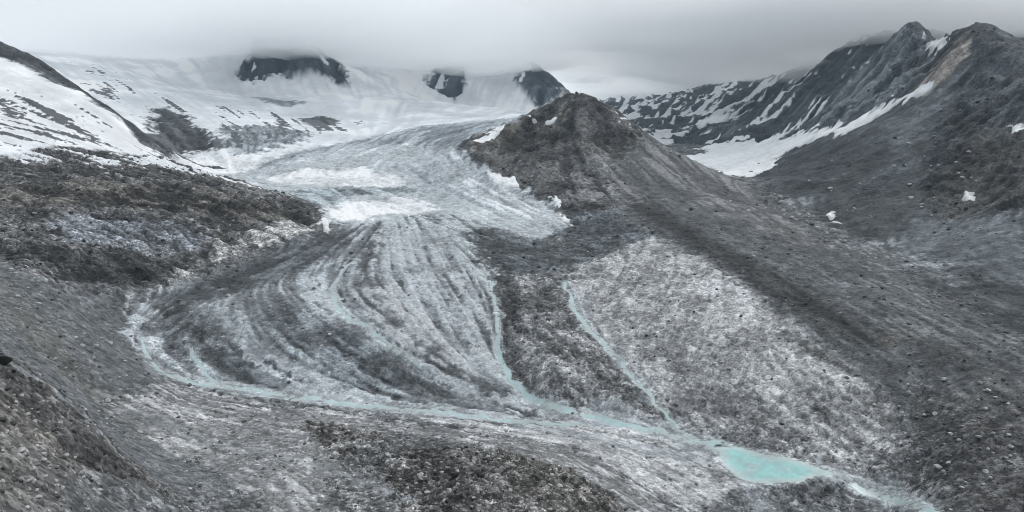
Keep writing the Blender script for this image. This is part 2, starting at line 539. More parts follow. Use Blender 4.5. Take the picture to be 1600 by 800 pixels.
# left: shoulder of rock
zone('-350 240|0 235|100 228|200 240|260 250|330 274|440 305 1290|505 322 1210|512 345|500 358|400 388|300 428|250 445|180 446|80 440|0 400|-350 330', g(.085, (1.02, 1, .98)), 10, 8, st=.45, sp=.5, mo=.45, ro=1.15, rb=.5, cg=.45, reg=SHOULDER)
zone('0 290|100 280|300 290|420 320|480 340|400 345|280 330|150 320|0 330', g(.065, (1.06, 1.0, .92)), 18, 14, mo=.5)
zone('80 345|180 335|300 350|330 380|280 400|200 395|100 375', g(.125, (.95, 1, 1.08)), 16, 14, k=.8)
zone('110 400|180 390|260 405|300 400|260 440|180 444|110 435', g(.035), 14, 10, mo=.5)
zone('30 350|110 400|110 440|40 410', g(.06), 14, 10)
zone('300 425|400 386|500 357|512 345|470 345|400 362|330 390|280 430', g(.27, (1.02, 1, .97)), 8, 7, mo=.4, k=.9)
# left slope below the shoulder, and the near spur
zone('-300 350 700|0 405|80 445|180 455|215 520|230 570|300 620|420 650|480 760|250 760|190 700|130 640|60 590|0 553|-300 500', g(.13, COOL), 14, 8, st=.04, sp=.28, mo=.08, ro=.5, cr=.03)
zone('0 420|90 520|160 600|260 680|220 690|100 590|0 500', g(.125, WARM), 16, 10, k=.5)
zone('-400 480 285|0 550 290|60 588 296|130 640 300|190 703 312|260 770 322|300 850 290|-400 900 130', g(.098, (1.02, 1, .97)), 5, 3, st=.05, sp=.46, mo=.25, ro=1.5, cr=.2)
zone('0 600|50 640|120 720|100 800|-50 800', g(.135, WARM), 20, 12, k=.6)
# valley floor: pale gravel
zone('170 640|260 600|420 632|600 655|750 672|880 690|980 730|1040 790|1090 850|940 850|960 770|860 720|740 690|600 670|520 700|640 790|600 850|450 850|350 740|230 690', g(.215), 14, 10, st=.3, sp=.26, ro=.7)
zone('600 640|800 665|930 650|1100 690|1150 760|1090 800|980 740|880 692|750 672', g(.33), 14, 8, st=.4, sp=.25, ro=.6)
zone('470 655|560 670|620 690|740 692|860 722|960 775|1000 850|640 850|600 760|500 700', g(.085, (1.03, 1, .96)), 12, 12, st=.12, sp=.62, mo=.35, ro=1.5)
zone('560 690|620 690|600 760|640 850|520 850|500 760', g(.13), 20, 12, sp=.5)
zone('780 700|880 730|980 790|900 800|800 760', g(.055, WARM), 18, 12, k=.7)
# meltwater fan under the ice
zone('505 362|400 402|300 440|210 470|200 530|230 575|300 600|450 622|620 640|800 655|840 628|800 600|785 560|775 480|765 430|720 360|600 335|540 345', g(.25, (.95, 1, 1.03)), 12, 8, st=.72, sp=.17, mo=.2, ro=.7, rb=.35, cr=.1, reg=FAN)
zone('500 362|400 402|300 438|240 470|330 470|430 440|520 400|570 355', g(.075, BLUE), 12, 8, st=.45, k=.9)
zone('560 350|520 440|550 470|600 420|620 350', g(.20, COOL), 12, 8)
zone('600 350|590 430|640 500|720 580|800 620|780 560|770 470|740 400|690 350', g(.32, (.96, 1, 1.02)), 14, 8, st=.9, rb=.6)
zone('590 430|560 460|620 530|700 580|790 612|720 575|640 490', g(.17), 10, 8, st=.8, k=.7)
zone('440 460|500 500|560 520|620 580|640 605|540 600|480 560|400 500', g(.12, BLUE), 14, 10, st=.6, sp=.28, mo=.35, k=.9)
zone('310 560|340 530|390 540|420 570|470 600|430 608|350 585', g(.085, BLUE), 10, 8, k=.85)
zone('210 500|300 480|360 520|330 560|300 590|230 560', g(.18, COOL), 14, 10, sp=.4, k=.7)
# between the two gullies, and the pale slab
zone('790 440|830 425|870 425|895 480|940 540|1000 610|1040 655|940 640|850 620|800 590|785 520', g(.165), 10, 9, st=.3, sp=.42, mo=.3, ro=1.3)
zone('765 430|800 425|815 470|805 560|840 610|900 640|840 622|795 590|780 500', g(.06), 8, 6, k=.9)  # shade on the gully's right wall, put into the colour
zone('880 520|960 600|1040 660|950 640|900 600', g(.10), 12, 10, k=.7)
zone('880 425|950 395|1020 368|1100 398|1200 470|1260 520|1330 570|1400 620|1430 680|1340 690|1200 670|1060 655|990 585|930 510|895 465', g(.30), 10, 10, st=.25, sp=.27, mo=.16, ro=1.0, cr=.55, reg=SLAB)
zone('1050 600|1200 600|1300 660|1400 690|1460 760|1300 740|1180 690|1060 660', g(.20), 16, 12, k=.85)
zone('1120 420|1200 480|1260 530|1240 560|1160 500|1100 440', g(.42), 12, 12, k=.8)
zone('1180 600|1210 590|1225 610|1200 630', g(.48), 7, 6, k=.9)
zone('1240 530|1330 590|1420 640|1400 670|1320 620|1250 570', g(.36), 12, 10, mo=.5)
for s in ('1215 505|1290 550|1340 585|1300 572|1220 525', '1270 580|1330 620|1380 660|1330 632', '1240 595|1290 640|1310 665|1270 640', '1330 570|1420 625|1440 650|1380 620'):
    zone(s, g(.07), 5, 5, k=.85)
# moraine crest and dark slopes on the right
zone('1000 222|1080 252|1165 280|1220 330|1300 385|1400 430|1600 520|2000 560|2000 900|1420 850|1460 740|1430 670|1400 618|1330 568|1260 518|1200 468|1100 396|1020 366|960 330|950 280', g(.10, COOL), 14, 10, st=.22, sp=.23, mo=.12, ro=.7, cr=.08, reg=MORAINE)
zone('1000 222|1080 252|1165 280|1220 330|1300 385|1250 385|1120 330|1010 265', g(.115), 14, 10, st=.32)
zone('930 255|1010 310|1120 375|1260 450|1400 540|1340 540|1220 470|1100 395|1010 345|940 290', g(.036), 14, 9, st=.3, k=.95)
zone('1380 520|1500 570|1620 700|1620 640|1500 540', g(.06, WARM), 18, 12, k=.6)
zone('1440 600|1600 640|1700 820|1480 820|1420 700', g(.07, (1.03, 1, .98)), 24, 14, sp=.45, k=.9)
zone('1380 720|1480 740|1520 800|1400 800', g(.11), 20, 12, sp=.5, k=.8)
# knoll
zone('715 232|735 214|770 200|830 180 1985|890 148 2020|950 178 1950|1000 210 1900|1005 225|950 262|960 330|900 350|865 318|800 294|748 265', g(.062, (1.02, 1, .98)), 8, 8, st=.3, sp=.45, mo=.5, ro=1.15, rb=.4, cg=.5, reg=KNOLL)
zone('760 205|830 185|890 170|880 215|800 235|740 235', g(.075, (1.08, 1, .9)), 12, 12, k=.8)
zone('880 245|960 255|1010 300|960 330|900 300', g(.10), 14, 12)
zone('880 330|960 330|1020 366|950 395|900 400|870 360', g(.085, BLUE), 12, 8, st=.35, sp=.38)
# ice
ICE = '505 322 1310|515 345|540 350|600 342|660 335|700 338|760 358|830 378|890 352|860 316|800 292|748 264|712 232|735 212|770 197|830 178 2020|900 140 6500|920 130 8700|-1500 0 8700|-1500 0 3000|0 55 2350|150 150 2080|240 213 1930|290 245 1930|300 262 1720|330 273 1620|440 303 1480'
zone(ICE, g(.42, (.95, 1.0, 1.03)), 7, 6, st=.24, sp=.2, mo=.14, ro=.55, rb=.25, cr=.35, reg=GLACIER)
zone('690 345|760 350|850 375|900 385|960 395|900 412|850 430|790 430|750 400', g(.085, BLUE), 14, 9, st=.35, sp=.3, mo=.2, ro=.8, k=.95)
zone('620 335|700 330|760 350|720 365|780 430|760 430|690 370|640 355', g(.33, (.94, 1, 1.02)), 10, 8, st=.6)
zone('640 200|780 188|830 180|735 215|700 235|640 225|560 225|480 240|380 275|350 268|460 232', g(.24, BLUE), 12, 8, st=.36)
zone('340 270|420 255|540 235|640 225|600 250|520 268|430 285|400 290', g(.46, COOL), 12, 8)
zone('440 302|470 295|560 290|640 285|650 300|560 303|500 320', g(.20, (.90, 1, 1.03)), 8, 7, st=.5, sp=.3)
zone('400 275|480 264|560 262|620 278|645 290|590 293|500 290|440 288', g(.72), 8, 6, st=.15, sp=.06)
zone('525 345|522 328|560 315|610 305|650 310|685 328|640 335|600 332|560 342', g(.78), 6, 6, st=.12, sp=.05)
zone('700 240|740 270|800 300|860 330|880 350|820 340|740 310|690 270', g(.45, COOL), 10, 8, st=.5)
# clean snow above
zone('290 243|400 250|470 235|560 218|660 196|760 188|830 178 2200|900 140 6500|920 130 8700|-1500 0 8700|-1500 0 3000|0 55 2350|150 150 2080|240 213 1930', g(.69, (.985, 1.0, 1.015)), 8, 6, st=.10, sp=.05, mo=.08, ro=.25, rb=.15, cr=0, reg=SNOWFIELD)
zone('250 245|300 242|400 248|440 240|400 262|340 272|300 262', g(.74), 6, 5, st=.08, sp=.03)
zone('130 100|240 140|380 170|560 190|500 215|350 230|260 215|200 170', None, 20, 14, sn=-.28)
ROCKS = ('228 162|262 168|300 185|330 208|352 226|336 234|262 243|236 222', '350 202|400 196|440 200|496 210|478 218|432 230|380 236|352 228', '468 186|500 178|530 186|520 195|490 197', '390 150|432 153|482 160|452 167|410 160')
zone(ROCKS[0], g(.055, COOL), 8, 12, st=.6, sp=.3, ro=1.5)
zone(ROCKS[1], g(.19, BLUE), 8, 14, st=.7, sp=.3, ro=1.2)
zone(ROCKS[2], g(.05, COOL), 4, 5, st=.4)
zone(ROCKS[3], g(.20, BLUE), 5, 8, st=.5)
zone('600 165|640 160|650 175|610 182', g(.5), 8, 10, k=.5)
zone('362 112|385 88|398 70 3850|420 60 4600|500 60 4600|525 92 4000|532 100|547 122|540 137|520 128|496 117|470 121|440 117|410 122|376 125', g(.06, (.86, 1, 1.14)), 3, 5, st=.4, sp=.3, ro=1.6, rb=.8, sn=.15, cg=1.4, reg=NUNATAK1)  # blue tint on all three peaks: distance haze put into the rock colour
zone('666 130|690 114 4900|700 100 5600|730 100 5600|722 114 5000|725 140|712 156|690 146', g(.06, (.86, 1, 1.14)), 3, 4, st=.4, sp=.3, ro=1.5, rb=.6, sn=.12, cg=1.2, reg=NUNATAK2)
zone('794 122|825 108|835 100 5500|860 118 5300|892 150 5200|872 156|842 167|826 150', g(.06, (.86, 1, 1.14)), 3, 4, st=.4, sp=.3, ro=1.5, rb=.6, sn=.14, cg=1.2, reg=NUNATAK3)
# left ridge and the snow slope in front of it
zone('-400 60 1900|0 88|60 113|130 146|183 182|216 218|262 250|180 238|100 228|40 236|0 242|-400 220 1300', g(.71), 7, 6, st=.10, sp=.05, mo=.08, ro=.4, cr=0, reg=LEFT_SNOW)
zone('0 150|60 145|160 180|230 235|260 252|200 246|100 228|0 240', None, 12, 10, sn=-.33)
zone('-400 -20 2150|5 58 2120|40 70 2060|110 125 1990|200 188 1880|245 214 1860|300 230 1900|352 235 1880|270 246 1760|222 220|185 180|130 143|60 111|0 86|-400 0 1880', g(.052, COOL), 5, 4, st=.25, sp=.3, ro=1.0, reg=LEFT_RIDGE)
zone('-400 200|0 236|100 226|200 240|262 252|330 276|200 268|0 262|-400 240', None, 8, 10, sn=.28)
print('zones done')

# ------------------------------------------------------------------ channels cut by water: (line, half width in thousandths, depth factor)
STREAMS = [
    ('valley_stream', 'pale turquoise stream curving along the foot of the grey debris fan', '222 528|232 560|250 580|300 598|380 608|450 618|540 630|640 640|740 650|840 660|905 662', [5, 6, 7, 8, 8, 9, 9, 9, 9, 8, 4]),
    ('gully_stream', 'turquoise stream in the narrow dark gully between fan and rock slab', '770 440|774 480|778 520|782 560|796 594|830 622|880 640|940 655|1000 668|1060 682|1120 700|1150 712', [2, 3, 5, 6, 7, 7, 8, 10, 11, 12, 12, 13]),
    ('slab_stream', 'thin turquoise stream running down the groove left of the pale slab', '882 440|893 470|905 495|930 525|960 560|990 592|1020 622|1040 645|1062 668', [2, 4, 5, 4, 4, 4, 3, 3, 3]),
    ('fan_stream', 'faint pale stream winding down the middle of the debris fan', '552 408|530 432|518 450|524 475|540 492|580 515|620 548|660 578', [2, 2, 4, 5, 5, 4, 3, 1]),
    ('side_stream', 'short turquoise side stream joining the valley stream from the fan', '300 545|308 565|322 585|345 600|385 610', [3, 4, 5, 5, 4]),
    ('outflow_stream', 'milky braided outflow running away below the turquoise pond', '1270 742|1310 752|1360 768|1420 785|1500 812', [8, 8, 7, 6, 5]),
]
PALE = [  # pale silt ribbons beside and between the streams
    ('505 440|530 490|600 535|680 590|760 615|840 632|960 670|1060 690', 10, .5), ('375 490|380 530|420 580|480 605|560 625', 9, .48), ('340 470|350 500|390 530|430 560|520 612', 7, .42),
    ('620 360|640 430|690 520|780 600', 6, .36), ('560 400|530 450', 5, .34), ('500 530|495 580|530 615', 5, .30),
    ('680 360|720 430|770 520', 5, .34), ('222 525|250 582|380 610|560 634|800 660|960 690|1100 720', 16, .32), ('930 640|1040 668|1150 705|1300 745|1450 790', 17, .34),
    ('890 440|915 490|960 550|1020 620', 8, .34), ('200 640|330 690|480 720|640 780', 10, .22), ('-20 545|0 557|60 592|130 643|190 708', 7, .30),
    ('1160 720|1170 770|1200 800', 12, .30),
    ('585 375|572 430|600 482|650 530|710 578|785 612', 8, .11), ('655 395|690 470|745 550', 4, .12), ('705 395|745 470|770 545', 4, .11),
    ('545 372|440 408|330 448|250 482', 10, .075), ('640 350|665 420|715 500|775 580', 5, .46), ('690 355|730 430|765 510', 4, .44), ('610 352|625 420|670 500|740 570', 4, .42),
    ('480 470|560 515|640 585|700 612', 6, .11), ('330 540|350 575|420 600', 6, .10),
]
for s, wd, v in PALE:
    d, t = line_dist(trace(s))
    m = (1 - smooth01(d + 5 * MOT + 4 * SPK, wd * 0.4, wd * 1.7)).astype(F) * F(.85)
    COLR += m[..., None] * (np.array(g(v, COOL), F) - COLR)
    c_sp += m * (F(.16) - c_sp)
    c_st += m * (F(.35) - c_st)

POND = '1120 698|1150 694|1195 704|1240 716|1270 730|1298 746|1268 750|1250 757|1205 758|1168 753|1150 742|1136 722'

# ------------------------------------------------------------------ relief
Z = ZB.copy()
relief = np.zeros((NR, NC), F)
for k, (l, n) in enumerate(zip(LAMS, OCT)):
    fade = smooth01(F(l) / CELLF, 1.6, 3.5).astype(F)
    far_cap = np.clip(CELLF * 6 / F(l), 0, 1) ** F(0.9)               # keep hills near their surveyed heights
    nn_ = n if l < 20 else (F(0.6) * n + F(0.8) * (F(.20) - np.abs(n)))
    relief += fade * far_cap * F(l * 0.085) * nn_
for l, (h, r) in zip(BLOCK_LAMS, BLK):
    fade = (smooth01(F(l) / CELLF, 1.8, 3.5) * np.clip(CELLF * 5 / F(l), 0, 1)).astype(F)
    relief += fade * F(l * 0.20) * h
relief *= rough
RID = F(.33) - np.abs(band(6.0, 18.0)) * F(.33)
RID2 = F(.33) - np.abs(BIG) * F(.33)
relief += crag * CELLF * (F(3.2) * RID + F(5.0) * RID2)
relief += ribs * CELLF * (F(0.35) * ST_BIG + F(0.5) * ST_MID + F(0.55) * ST_LONG)
Z += relief

water_sheets = []
for name, label, s, wd in STREAMS:
    p = trace(s, 14.0, 3.0, len(name))
    d, t = line_dist(p, 80)
    W_ = 1.0 * np.interp(t, np.linspace(0, 1, len(wd)), wd).astype(F)
    wob = d + W_ * (0.30 * MOT + 0.10 * SPK)
    bed = 1 - smooth01(wob, W_ * 0.45, W_ * 1.2)
    dep = (W_ * 0.001 * DD * 0.13).astype(F)
    calm = 1 - smooth01(wob, W_ * 1.35, W_ * 2.4)
    Z = Z - calm * (Z - ZB) - bed * dep * (1.1 + 0.3 * SPK + 0.35 * ST_MID)
    near = 1 - smooth01(d + 4 * MOT, W_ * 0.9, W_ * 2.2)
    COLR += (near * F(.7))[..., None] * (np.array(g(.36, (.94, 1, 1.0)), F) - COLR)
    water_sheets.append((name, label, wob, W_, ZB - dep * 0.55))
sd_pond = outline_sd(trace(POND), 3)
zl = float(np.percentile(ZB[sd_pond > 0], 35))
shore = zl + 0.25 + np.maximum(-sd_pond - 2, 0) * 0.03 + 0.2 * SPK
k_ = smooth01(sd_pond, -40, -6)
Z = Z + (sd_pond > -40) * k_ * (np.maximum(shore, Z * (1 - k_) + shore * k_) - Z)
Z = np.where(sd_pond > -3, zl + 0.25 - 2.0 * smooth01(sd_pond, -3, 3), Z)
near = smooth01(sd_pond, -16, -2) * (sd_pond > -40)
COLR += (near * F(.8))[..., None] * (np.array(g(.36, (.95, 1, 1.0)), F) - COLR)
print('relief done', zl)

# ------------------------------------------------------------------ albedo
CRK = np.exp(-(band(2.8, 7.0) / 0.25) ** 2)                 # thin joints
BLKV = np.zeros((NR, NC), F)
for l, (h, r) in zip(BLOCK_LAMS, BLK):
    rr = F(l) / CELLF
    BLKV += (smooth01(rr, 1.2, 2.2) * (1 - smooth01(rr, 4.0, 8.0))).astype(F) * r * F(2.2)
SPK2 = SPK * (0.75 + 0.25 * np.abs(SPK))
c_st *= (0.25 + 1.0 * smooth01(0.8 * MOT + 0.7 * BIG + 0.2 * SPK, -1.0, 1.3)).astype(F)
TEX = np.exp(c_st * (0.35 * ST_MID + 0.85 * ST_LONG + 0.15 * ST_BIG) + c_sp * (0.15 * SPK2 + 0.75 * BLKV) + c_mo * (0.7 * MOT + 0.6 * BIG) - c_cr * CRK).astype(F)
TEX = np.clip(TEX, 0.28, 1.9)
ALB = COLR * TEX[..., None]
LUM = ALB.mean(-1)
LIM = np.where(LUM > 0.36, 0.36 + (LUM - 0.36) * (0.35 + 0.65 * smooth01(COLR.mean(-1), .38, .5)), LUM)
ALB = (ALB * (LIM / LUM)[..., None]).astype(F)
# snow lying in the hollows between ribs (positive share) or rock showing through snow (negative share)
n_s = 0.2 * ST_BIG + 0.5 * ST_MID + 0.6 * ST_LONG + 0.3 * SPK - 0.8 * crag * (RID + RID2) * 2.0
thr = np.interp(np.abs(snowy).ravel(), [0, .1, .2, .3, .4, .5, .6], [9, 2.0, 1.2, .7, .35, 0., -.4]).reshape(NR, NC)
sm = smooth01(n_s, thr - .12, thr + .12).astype(F)
snow_c = np.array(g(.72, (.98, 1, 1.02)), F); rock_c = np.array(g(.07, COOL), F)
tgt = np.where((snowy >= 0)[..., None], snow_c, rock_c * np.clip(TEX, .5, 1.6)[..., None])
ALB += sm[..., None] * (tgt - ALB)
ALB = 0.16 * (ALB / 0.16) ** np.where(ALB.mean(-1) < .4, 1.18, 1.0)[..., None] * np.array((.985, 1.0, 1.02), F)
ALB = np.clip(ALB, 0.010, 0.82)

# ------------------------------------------------------------------ materials


def new_mat(name):
    m = bpy.data.materials.new(name)
    m.use_nodes = True
    nt = m.node_tree
    b = nt.nodes['Principled BSDF']
    return m, nt, b


def ground_material(name, rough_v, bump_s, spec=0.25, stones=True):
    m, nt, b = new_mat(name)
    L = nt.links.new

    def math_(op, x, y=None, z=None):
        n = nt.nodes.new('ShaderNodeMath'); n.operation = op
        for k, q in enumerate((x, y, z)):
            if q is None:
                continue
            if isinstance(q, (int, float)):
                n.inputs[k].default_value = q
            else:
                L(q, n.inputs[k])
        return n.outputs[0]
    at = nt.nodes.new('ShaderNodeAttribute'); at.attribute_name = 'cover'
    geo = nt.nodes.new('ShaderNodeNewGeometry')
    n1 = nt.nodes.new('ShaderNodeTexNoise'); n1.inputs['Scale'].default_value = 0.55
    n1.inputs['Detail'].default_value = 7; n1.inputs['Roughness'].default_value = 0.7
    L(geo.outputs['Position'], n1.inputs['Vector'])
    val = math_('MULTIPLY', math_('SUBTRACT', n1.outputs['Fac'], 0.5), 3.0)
    hgt = math_('MULTIPLY', n1.outputs['Fac'], 1.5)
    if stones:
        for size, wv in ((1.3, 1.2), (3.0, 1.4), (7.5, 1.1)):
            vo = nt.nodes.new('ShaderNodeTexVoronoi'); vo.inputs['Scale'].default_value = 1.0 / size
            L(geo.outputs['Position'], vo.inputs['Vector'])
            sep = nt.nodes.new('ShaderNodeSeparateColor'); L(vo.outputs['Color'], sep.inputs[0])
            val = math_('MULTIPLY_ADD', math_('SUBTRACT', sep.outputs[0], 0.5), 2.0 * wv, val)
            dome = math_('MULTIPLY', vo.outputs['Distance'], -0.55 * size)
            hgt = math_('ADD', hgt, math_('MULTIPLY_ADD', sep.outputs[1], 0.35 * size, dome))
    gain = math_('EXPONENT', math_('MULTIPLY', val, at.outputs['Alpha']))
    sc = nt.nodes.new('ShaderNodeVectorMath'); sc.operation = 'SCALE'
    L(at.outputs['Color'], sc.inputs[0]); L(gain, sc.inputs['Scale'])
    mn = nt.nodes.new('ShaderNodeVectorMath'); mn.operation = 'MINIMUM'; mn.inputs[1].default_value = (.8, .8, .8)
    L(sc.outputs[0], mn.inputs[0]); L(mn.outputs[0], b.inputs['Base Color'])
    bp = nt.nodes.new('ShaderNodeBump'); bp.inputs['Strength'].default_value = bump_s; bp.inputs['Distance'].default_value = 1.0
    L(hgt, bp.inputs['Height']); L(bp.outputs[0], b.inputs['Normal'])
    b.inputs['Roughness'].default_value = rough_v
    b.inputs['Specular IOR Level'].default_value = spec
    return m


MAT_ROCK = ground_material('rock_debris', 0.85, 0.55)
MAT_ICE = ground_material('glacier_ice', 0.6, 0.4, 0.35)
MAT_SNOW = ground_material('snow', 0.7, 0.12, 0.3, stones=False)

# ------------------------------------------------------------------ meshes


def build_mesh(name, V, Q, cover, mat, smooth=True):
    """V (n,3) camera level = 0; Q (m,4) or (m,3) indices; cover (n,3)."""
    me = bpy.data.meshes.new(name)
    k = Q.shape[1]
    me.vertices.add(len(V)); me.loops.add(Q.size); me.polygons.add(len(Q))
    W = V.astype(np.float32).copy(); W[:, 2] += CAM_Z
    me.vertices.foreach_set('co', W.ravel())
    me.loops.foreach_set('vertex_index', Q.astype(np.int32).ravel())
    me.polygons.foreach_set('loop_start', np.arange(0, Q.size, k, dtype=np.int32))
    me.polygons.foreach_set('use_smooth', np.full(len(Q), smooth))
    if cover is not None:
        at = me.attributes.new('cover', 'FLOAT_COLOR', 'POINT')
        at.data.foreach_set('color', (cover if cover.shape[1] == 4 else np.concatenate([cover, np.full((len(cover), 1), 0.04)], 1)).astype(np.float32).ravel())
    me.materials.append(mat)
    me.update(calc_edges=True)
    o = bpy.data.objects.new(name, me)
    col.objects.link(o)
    return o


def tag(o, label=None, cat=None, group=None, kind=None):
    for k, v in (('label', label), ('category', cat), ('group', group), ('kind', kind)):
        if v:
            o[k] = v
    return o


VID = np.arange(NR * NC).reshape(NR, NC)
QUADS = np.stack([VID[:-1, :-1], VID[:-1, 1:], VID[1:, 1:], VID[1:, :-1]], -1)
VERTS = np.stack([X.ravel(), Y.ravel(), Z.ravel()], 1)
ALBF = np.concatenate([ALB.reshape(-1, 3), (np.clip(c_sp, 0, .7) * 0.8 * (1 - 0.85 * sm * (snowy > 0))).reshape(-1, 1)], 1)


def grid_part(name, cells, mat, V=None, cover=None):
    q = QUADS[cells]
    ids, inv = np.unique(q, return_inverse=True)
    return build_mesh(name, (VERTS if V is None else V)[ids], inv.reshape(-1, 4), (ALBF if cover is None else cover)[ids], mat)


RC = region[:-1, :-1]
NAMES = {
    GROUND: ('ground', 'grey gravel and rubble covering the floor and near slopes of the valley', MAT_ROCK),
    SHOULDER: ('rocky_hill', 'dark rocky shoulder rising left of the glacier tongue', MAT_ROCK),
    LEFT_RIDGE: ('mountain_ridge', 'dark straight rock ridge slanting down between two snow slopes', MAT_ROCK),
    LEFT_SNOW: ('snow_slope', 'streaked snow slope in front of the dark straight ridge', MAT_SNOW),
    GLACIER: ('glacier', 'grey white glacier tongue spilling between the rock shoulder and the knoll', MAT_ICE),
    SNOWFIELD: ('snow_field', 'wide white snowfield feeding the glacier below the clouds', MAT_SNOW),
    KNOLL: ('hill', 'dark pointed rock knoll standing beside the glacier', MAT_ROCK),
    RIGHT_MT: ('mountain', 'large dark scree mountain with a twin rocky summit', MAT_ROCK),
    BACK_RIDGE: ('mountain_ridge', 'far ridge streaked with snow and running up into the cloud', MAT_ROCK),
    NUNATAK1: ('rock_peak', 'broad dark rock wall with its top in the cloud above the snowfield', MAT_ROCK),
    NUNATAK2: ('rock_peak', 'small dark rock tooth between two snow slopes under the cloud', MAT_ROCK),
    NUNATAK3: ('rock_peak', 'dark slanting rock peak just behind the pointed knoll', MAT_ROCK),
    FAN: ('debris_fan', 'streaked grey fan of debris and ice below the glacier front', MAT_ROCK),
    SLAB: ('bedrock_slab', 'pale grey crumbled bedrock slab right of the thin stream', MAT_ROCK),
    MORAINE: ('moraine_slope', 'dark grey moraine slope descending from the knoll to the valley', MAT_ROCK),
}
for r, (nm, lab, mt) in NAMES.items():
    o = grid_part(nm, RC == r, mt)
    tag(o, lab, kind='structure')
print('tris', 2 * (NR - 1) * (NC - 1))

# ------------------------------------------------------------------ water
def water_cover(depth, full, deep, shallow):
    k = (smooth01(depth / full, 0.0, 1.0) * (0.85 + 0.25 * MOT)).clip(0, 1)[..., None]
    c = np.array(shallow, F) + k * (np.array(deep, F) - np.array(shallow, F))
    return np.concatenate([(c * np.exp(0.06 * ST_MID + 0.05 * SPK)[..., None]).reshape(-1, 3), np.full((NR * NC, 1), .03)], 1)


MAT_WATER = ground_material('milky_meltwater', 0.22, 0.12, 0.45, stones=False)
for name, label, d, W_, zs in water_sheets:
    cells = ((d < W_ * 1.3) & (sd_pond < -5))[:-1, :-1]
    V = VERTS.copy(); V[:, 2] = zs.ravel()
    cov = water_cover(zs - Z, W_ * .001 * DD * .07, (.31, .425, .43), (.36, .395, .395))
    tag(grid_part('stream', cells, MAT_WATER, V, cov), label, kind='structure')
V = VERTS.copy(); V[:, 2] = zl
cov = water_cover(smooth01(sd_pond, -4, 24), 1.0, (.225, .415, .405), (.37, .44, .435))
tag(grid_part('pond', (sd_pond > -8)[:-1, :-1], MAT_WATER, V, cov), 'small turquoise meltwater pond where the streams meet', kind='structure')

# ------------------------------------------------------------------ snow patches lying on the rock
PATCHES = [
    ('large white snow apron filling the side valley below the scree mountain', '1070 240 2300|1110 226|1160 212|1200 214|1240 205|1290 198|1312 204|1230 240|1167 277 1900|1120 262 2050', 5),
    ('long thin snow ribbon climbing the gully below the twin summit', '1296 206|1350 182|1400 152|1440 136|1476 120|1452 141|1400 168|1350 198|1300 222', 3),
    ('wedge of snow above the long ribbon on the scree mountain', '1368 172|1376 146|1398 143|1390 160|1368 178|1338 192', 3),
    ('snow apron under the far cloud covered ridge', '966 180 3900|1010 190 3700|1060 198|1105 186|1142 175|1122 190|1076 209|1046 222 2900|1000 205 3300', 4),
    ('small snow patch just below the left summit of the scree mountain', '1430 41|1440 44|1452 52|1442 58', 2),
    ('ragged snow patch in the notch between the twin summits', '1448 62|1462 56|1476 52|1470 66|1456 76', 3),
    ('bright snow streak on the dark right slope of the scree mountain', '1546 188|1575 192|1604 206|1580 200', 3),
    ('zigzag snow patch at the foot of the scree mountain', '1288 330|1308 321|1302 333|1316 347|1306 350|1294 340', 3),
    ('tiny snow patch on the dark slope near the zigzag patch', '1504 290|1512 298|1518 308|1508 304', 2),
    ('curved white snow patch on the glacier edge under the knoll', '843 303|866 299|881 320|883 338|895 351|878 346|864 320', 3),
    ('narrow snow strip between the knoll and the glacier', '736 254|760 268|800 279|816 297|796 290|756 274', 3),
    ('small snow patch between rock shoulder and glacier front', '499 341|512 338|519 358|502 364', 2),
    ('flat snow patch near the top of the knoll', '810 183|845 178|836 188|816 188', 2),
    ('second small snow patch right of the flat one near the knoll top', '850 186|868 184|866 191|852 192', 2),
    ('snow patch on the west nose of the knoll beside the glacier', '745 222|770 205|790 196|780 208|752 224', 4),
    ('thin white snow edge along the crest of the rock shoulder', '330 272 1400|380 286 1370|440 302 1300|436 307 1285|370 289 1330|320 273 1360', 2),
]
SNOW_N = 0.5 * ST_MID + 0.4 * SPK
for k, (label, s, wp) in enumerate(PATCHES):
    sd = outline_sd(trace(s), 0) - (1.4 if wp < 4 else 0)
    sd = sd + wp * (0.5 * MOT + 0.5 * SPK + 0.9 * ST_MID + 0.5 * ST_LONG)
    V = VERTS.copy()
    th = CELL * (-0.6 + 1.0 * smooth01(sd, -3, 7))
    V[:, 2] = (ZB + relief * 0.7 + th).ravel()
    cov = np.full((NR * NC, 3), .72, F) * np.exp(0.10 * SNOW_N.ravel())[:, None] * np.array((.985, 1, 1.015), F) * (0.55 + 0.40 * smooth01(sd, 0, 7)).reshape(-1, 1)
    cells = (sd > -3)[:-1, :-1]
    if cells.sum() < 4:
        print('patch empty', label); continue
    tag(grid_part('snow_patch', cells, MAT_SNOW, V, np.clip(cov, 0, .82)), label, 'snow patch')

# ------------------------------------------------------------------ loose stones
def stone_shape(sub, seed):
    import bmesh
    r = random.Random(seed)
    bm = bmesh.new()
    bmesh.ops.create_icosphere(bm, subdivisions=sub, radius=1.0)
    cuts = [(np.array([r.gauss(0, 1) for _ in range(3)]), r.uniform(.55, .8)) for _ in range(7)]
    cuts = [(c / np.linalg.norm(c), h) for c, h in cuts]
    for v in bm.verts:
        p = np.array(v.co)
        for c, h in cuts:
            e = p @ c - h
            if e > 0:
                p = p - c * e * 0.95
        v.co = p * np.array((1.0, 0.8, 0.62))
    co = np.array([v.co[:] for v in bm.verts]); fa_ = np.array([[v.index for v in f.verts] for f in bm.faces])
    bm.free()
    return co, fa_


